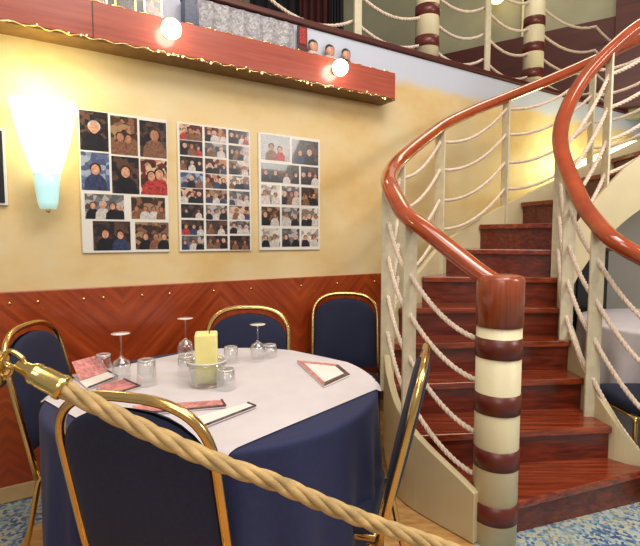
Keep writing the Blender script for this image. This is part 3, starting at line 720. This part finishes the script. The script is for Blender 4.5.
M['foot'] = foot_glass()
wine_glass(122, 384, 0.192, 'upturned wine glass on white cloth, leftmost of the stemmed glasses')
wine_glass(186, 362, 0.195, 'upturned wine glass on white cloth just left of the candle')
wine_glass(258, 361, 0.165, 'upturned wine glass on white cloth right of the candle')
def tumbler(u, v, h, r, label):
    o = thing('tumbler', label, 'glass', gl_at(u, v), 0, 'upturned tumblers on the white cloth')
    MB().lathe([(r, 0), (r * 0.97, h * 0.4), (r * 0.88, h * 0.92), (r * 0.8, h), (0.0001, h), (0.0001, h - 0.008), (r * 0.76, h - 0.008), (r * 0.84, h * 0.88), (r * 0.92, h * 0.4), (r * 0.95, 0)], 28).build('glass_wall', M['glass'], o)
    MB().lathe([(r * 0.78, h), (r * 0.84, h - 0.003), (r * 0.78, h - 0.009), (r * 0.7, h - 0.003), (r * 0.78, h)], 28).build('rim_base', M['foot'], o)
tumbler(147, 385, 0.098, 0.037, 'tumbler upside down beside the leftmost wine glass, right of it')
tumbler(104, 372, 0.075, 0.034, 'tumbler upside down at left end of the table, behind the pink menus')
tumbler(186, 375, 0.08, 0.034, 'tumbler upside down in front of the wine glass left of candle')
tumbler(226, 389, 0.075, 0.036, 'tumbler upside down in front of the candle, to its right')
tumbler(231, 362, 0.07, 0.034, 'tumbler upside down right behind the candle')
tumbler(270, 357, 0.06, 0.034, 'tumbler upside down at back of table beside right wine glass')
cp = gl_at(207, 384)
o = thing('pillar_candle', 'square pale yellow candle standing in a glass dish', 'candle', (cp[0], cp[1], TOP + 0.012), 0.2)
MB().box((0, 0, 0.0915), (0.082, 0.082, 0.183)).build('wax', M['candle'], o, bevel=0.006)
MB().tube([(0.012, -0.02, 0.181), (0.012, -0.02, 0.191), (0.014, -0.02, 0.198)], 0.002, 6).build('wick', M['wick'], o)
o = thing('candle_dish', 'clear glass dish round foot of the yellow candle', 'dish', cp)
MB().lathe([(0.0001, 0), (0.062, 0), (0.066, 0.01), (0.072, 0.07), (0.074, 0.09), (0.069, 0.09), (0.066, 0.07), (0.06, 0.011), (0.0001, 0.011)], 14).build('bowl', M['cut_glass'], o)
MB().tube([(0.0715 * math.cos(a * PI / 18), 0.0715 * math.sin(a * PI / 18), 0.091) for a in range(36)], 0.0035, 6, closed=True).build('rim', M['foot'], o)
def menu(pts, label, m, open_=0.0):
    """folded card, outline given by the table points of its four corners"""
    P = [at(u, v, z=TOP) for u, v in pts]; c = sum(P, Vector()) / 4
    o = thing('menu_card', label, 'menu', (c.x, c.y, TOP), 0, 'folded menus on the white cloth')
    q = [(p.x - c.x, p.y - c.y) for p in P]
    MB().prism(q, 0.001, 0.005).build('inner_page', M['paper'], o)
    q2 = [(x * 0.99, y * 0.99) for x, y in q]
    s = [Vector((x, y, 0.0055)) for x, y in q2]
    mid1 = (s[0] + s[3]) / 2; mid2 = (s[1] + s[2]) / 2
    up = Vector((0, 0, open_))
    k = MB(); th = Vector((0, 0, 0.002))
    a = [s[0] + up, s[1] + up, mid2, mid1] if open_ else [s[0], s[1], s[2], s[3]]
    k.add([p for p in a] + [p + th for p in a], [(3, 2, 1, 0), (4, 5, 6, 7), (0, 1, 5, 4), (1, 2, 6, 5), (2, 3, 7, 6), (3, 0, 4, 7)])
    k.build('cover', m, o)
    e = MB()
    for a_, b_ in ((s[2], s[3]), (s[1], s[2])):
        e.tube([a_ + Vector((0, 0, 0.003)), b_ + Vector((0, 0, 0.003))], 0.0035, 6)
    e.build('border', M['print_dark'], o)
    return o
def menu_frame(pts, label, wdt=0.24):
    P = [at(u, v, z=TOP) for u, v in pts]; c = sum(P, Vector()) / 4
    o = thing('menu_card', label, 'menu', (c.x, c.y, TOP), 0, 'folded menus on the white cloth')
    q = [Vector((p.x - c.x, p.y - c.y)) for p in P]
    MB().prism([tuple(p) for p in q], 0.001, 0.006).build('page', M['paper'], o)
    for i in range(4):
        a, b = q[i], q[(i + 1) % 4]; ia, ib = a * (1 - wdt), b * (1 - wdt)
        MB().prism([tuple(p) for p in (a, b, ib, ia)], 0.0062, 0.0078).build('border', M['print_dark'] if i in (1, 2) else M['print_pink'], o)
menu_frame([(297, 362), (338, 366), (350, 376), (324, 388)], 'white menu with printed border lying on table\'s right side')
menu([(132, 408), (222, 402), (226, 408), (140, 416)], 'pink printed menu strip on near side of table, behind front chair', M['print_pink'])
menu([(188, 421), (248, 405), (256, 408), (205, 428)], 'white menu with dark edge on the table right of front chair', M['paper'])
menu([(72, 376), (100, 368), (118, 378), (88, 390)], 'pink printed menu at the table\'s left edge', M['print_pink'], 0.05)
menu([(96, 388), (124, 381), (140, 388), (108, 398)], 'pink printed menu in front of the leftmost wine glass', M['print_pink'])

# ------------------------------------------------------------------ barrier rope
sp_ = [at(u, v, Y=y) for u, v, y in ((36, 374, 0.78), (60, 387, 0.78), (96, 405, 0.78), (135, 425, 0.785), (180, 446, 0.79), (225, 465, 0.80), (274, 482, 0.82), (329, 506, 0.85), (381, 526, 0.88), (445, 548, 0.92), (540, 586, 0.98))]
br = thing('barrier_rope', 'thick twisted beige barrier rope swooping across the front with brass end', 'rope', sp_[0])
L0 = Matrix.Translation(-sp_[0])
rope_mb(crv([p - sp_[0] for p in sp_[1:]], 8), 0.0155, 0.19, 4, 8, 0.006).build('twisted_rope', M['barrier'], br)
dirv = (sp_[2] - sp_[0]).normalized(); RQ = Vector((0, 0, 1)).rotation_difference(dirv).to_matrix()
MB().lathe([(0.0001, -0.035), (0.006, -0.035), (0.010, -0.03), (0.012, -0.012), (0.017, -0.006), (0.0185, 0.0), (0.017, 0.006), (0.019, 0.012), (0.0195, 0.04), (0.021, 0.043), (0.021, 0.05), (0.0195, 0.053), (0.0001, 0.053)], 28, (0, 0, 0), mat=RQ).build('end_cap', M['brass'], br)
hk = [at(u, v, Y=0.78) - sp_[0] for u, v in ((30, 371), (26, 365), (22, 358), (14, 352), (7, 352), (4, 360), (8, 367), (16, 366))]
MB().tube(crv(hk, 6), 0.0042, 8).build('snap_hook', M['brass'], br)
pb = at(-26, 360, Y=0.78)
st = thing('stanchion', 'brass barrier post just at the left edge of the view', 'post', (pb.x, pb.y, 0))
MB().lathe([(0.0001, 0), (0.15, 0), (0.15, 0.008), (0.05, 0.022), (0.017, 0.035), (0.017, 1.13), (0.0001, 1.13)], 32).build('pole', M['brass'], st)
MB().lathe([(0.016, 1.05), (0.044, 1.053), (0.05, 1.06), (0.05, 1.098), (0.044, 1.105), (0.016, 1.108)], 28).build('collar', M['brass'], st)
MB().tube([Vector((0.051 + 0.011 * math.cos(a * PI / 8), 0, 1.083 + 0.012 * math.sin(a * PI / 8))) for a in range(16)], 0.003, 6, closed=True).build('ring', M['brass'], st)
MB().sphere((0, 0, 1.135), 0.026, 20).build('finial', M['brass'], st)

# ------------------------------------------------------------------ seen through the right balustrade
t2 = thing('round_table', 'round table under white cloth beyond the right stair ropes', 'table', (2.42, 3.12, 0))
MB().lathe([(0.0001, 0.715), (0.62, 0.715), (0.628, 0.722), (0.628, 0.738), (0.62, 0.743), (0.0001, 0.743)], 48).build('tabletop', M['tan'], t2)
MB().lathe([(0.0001, 0.0), (0.2, 0.0), (0.2, 0.02), (0.04, 0.04), (0.032, 0.1), (0.032, 0.68), (0.12, 0.714), (0.0001, 0.714)], 28).build('pedestal', M['black'], t2)
m = MB(); NT = 160; R2 = 0.63
ds = [0.0005, 0.3, 0.6, R2] + [R2 + 0.011 * i for i in range(1, 4)] + [R2 + 0.04 + 0.66 * i / 12 for i in range(13)]
vs = [cloth_pt(2 * PI * k / NT, d, R2, 0.747, 0.0, 0.05, 18, 1.1, False) for d in ds for k in range(NT)]
fs = [(i * NT + k, i * NT + (k + 1) % NT, (i + 1) * NT + (k + 1) % NT, (i + 1) * NT + k) for i in range(len(ds) - 1) for k in range(NT)]
m.add(vs, fs, 0, True)
tag(m.build('tablecloth', M['white'], matrix=Matrix.Translation((2.42, 3.12, 0))), 'white tablecloth on the table beyond the right stair ropes', 'tablecloth')
cb = thing('sideboard', 'black sideboard in the dark under the upper flight of stairs', 'cabinet', (2.02, 3.95, 0))
MB().box((0, 0, 0.6), (0.5, 0.36, 1.2)).build('body', M['black'], cb, bevel=0.006)
MB().box((0, -0.01, 1.21), (0.54, 0.4, 0.025)).build('top', M['darkwood'], cb, bevel=0.004)
for sx in (-1, 1):
    d_ = MB().box((sx * 0.122, -0.187, 0.6), (0.236, 0.016, 1.1)).build('door', M['black'], cb, bevel=0.004)
    MB().sphere((sx * 0.03, -0.2, 0.65), 0.012, 10).build('knob', M['brass'], d_)
tl = thing('tube_light', 'bright slanting tube light on the ochre wall seen through right balustrade', 'lamp', wp(5.22, 0.0, 2.15), WROT)
RT = Matrix.Rotation(-0.293, 3, 'Y')
MB().tube([RT @ Vector((-0.66, -0.085, 0)), RT @ Vector((0.66, -0.085, 0))], 0.024, 12).build('tube', M['strip'], tl)
MB().box(RT @ Vector((0, -0.024, 0)), (1.42, 0.044, 0.06), RT).build('fitting', M['cream'], tl, bevel=0.004)
for x in (-0.675, 0.675): MB().box(RT @ Vector((x, -0.066, 0)), (0.03, 0.085, 0.056), RT).build('holder', M['cream'], tl)
ql = bpy.data.lights.new('tube_light_glow', 'POINT'); ql.energy = 20; ql.color = (1.0, 0.95, 0.45); ql.shadow_soft_size = 0.12
qo = bpy.data.objects.new('tube_light_glow', ql); COL.objects.link(qo); qo.location = wp(4.55, 0.3, 1.98)
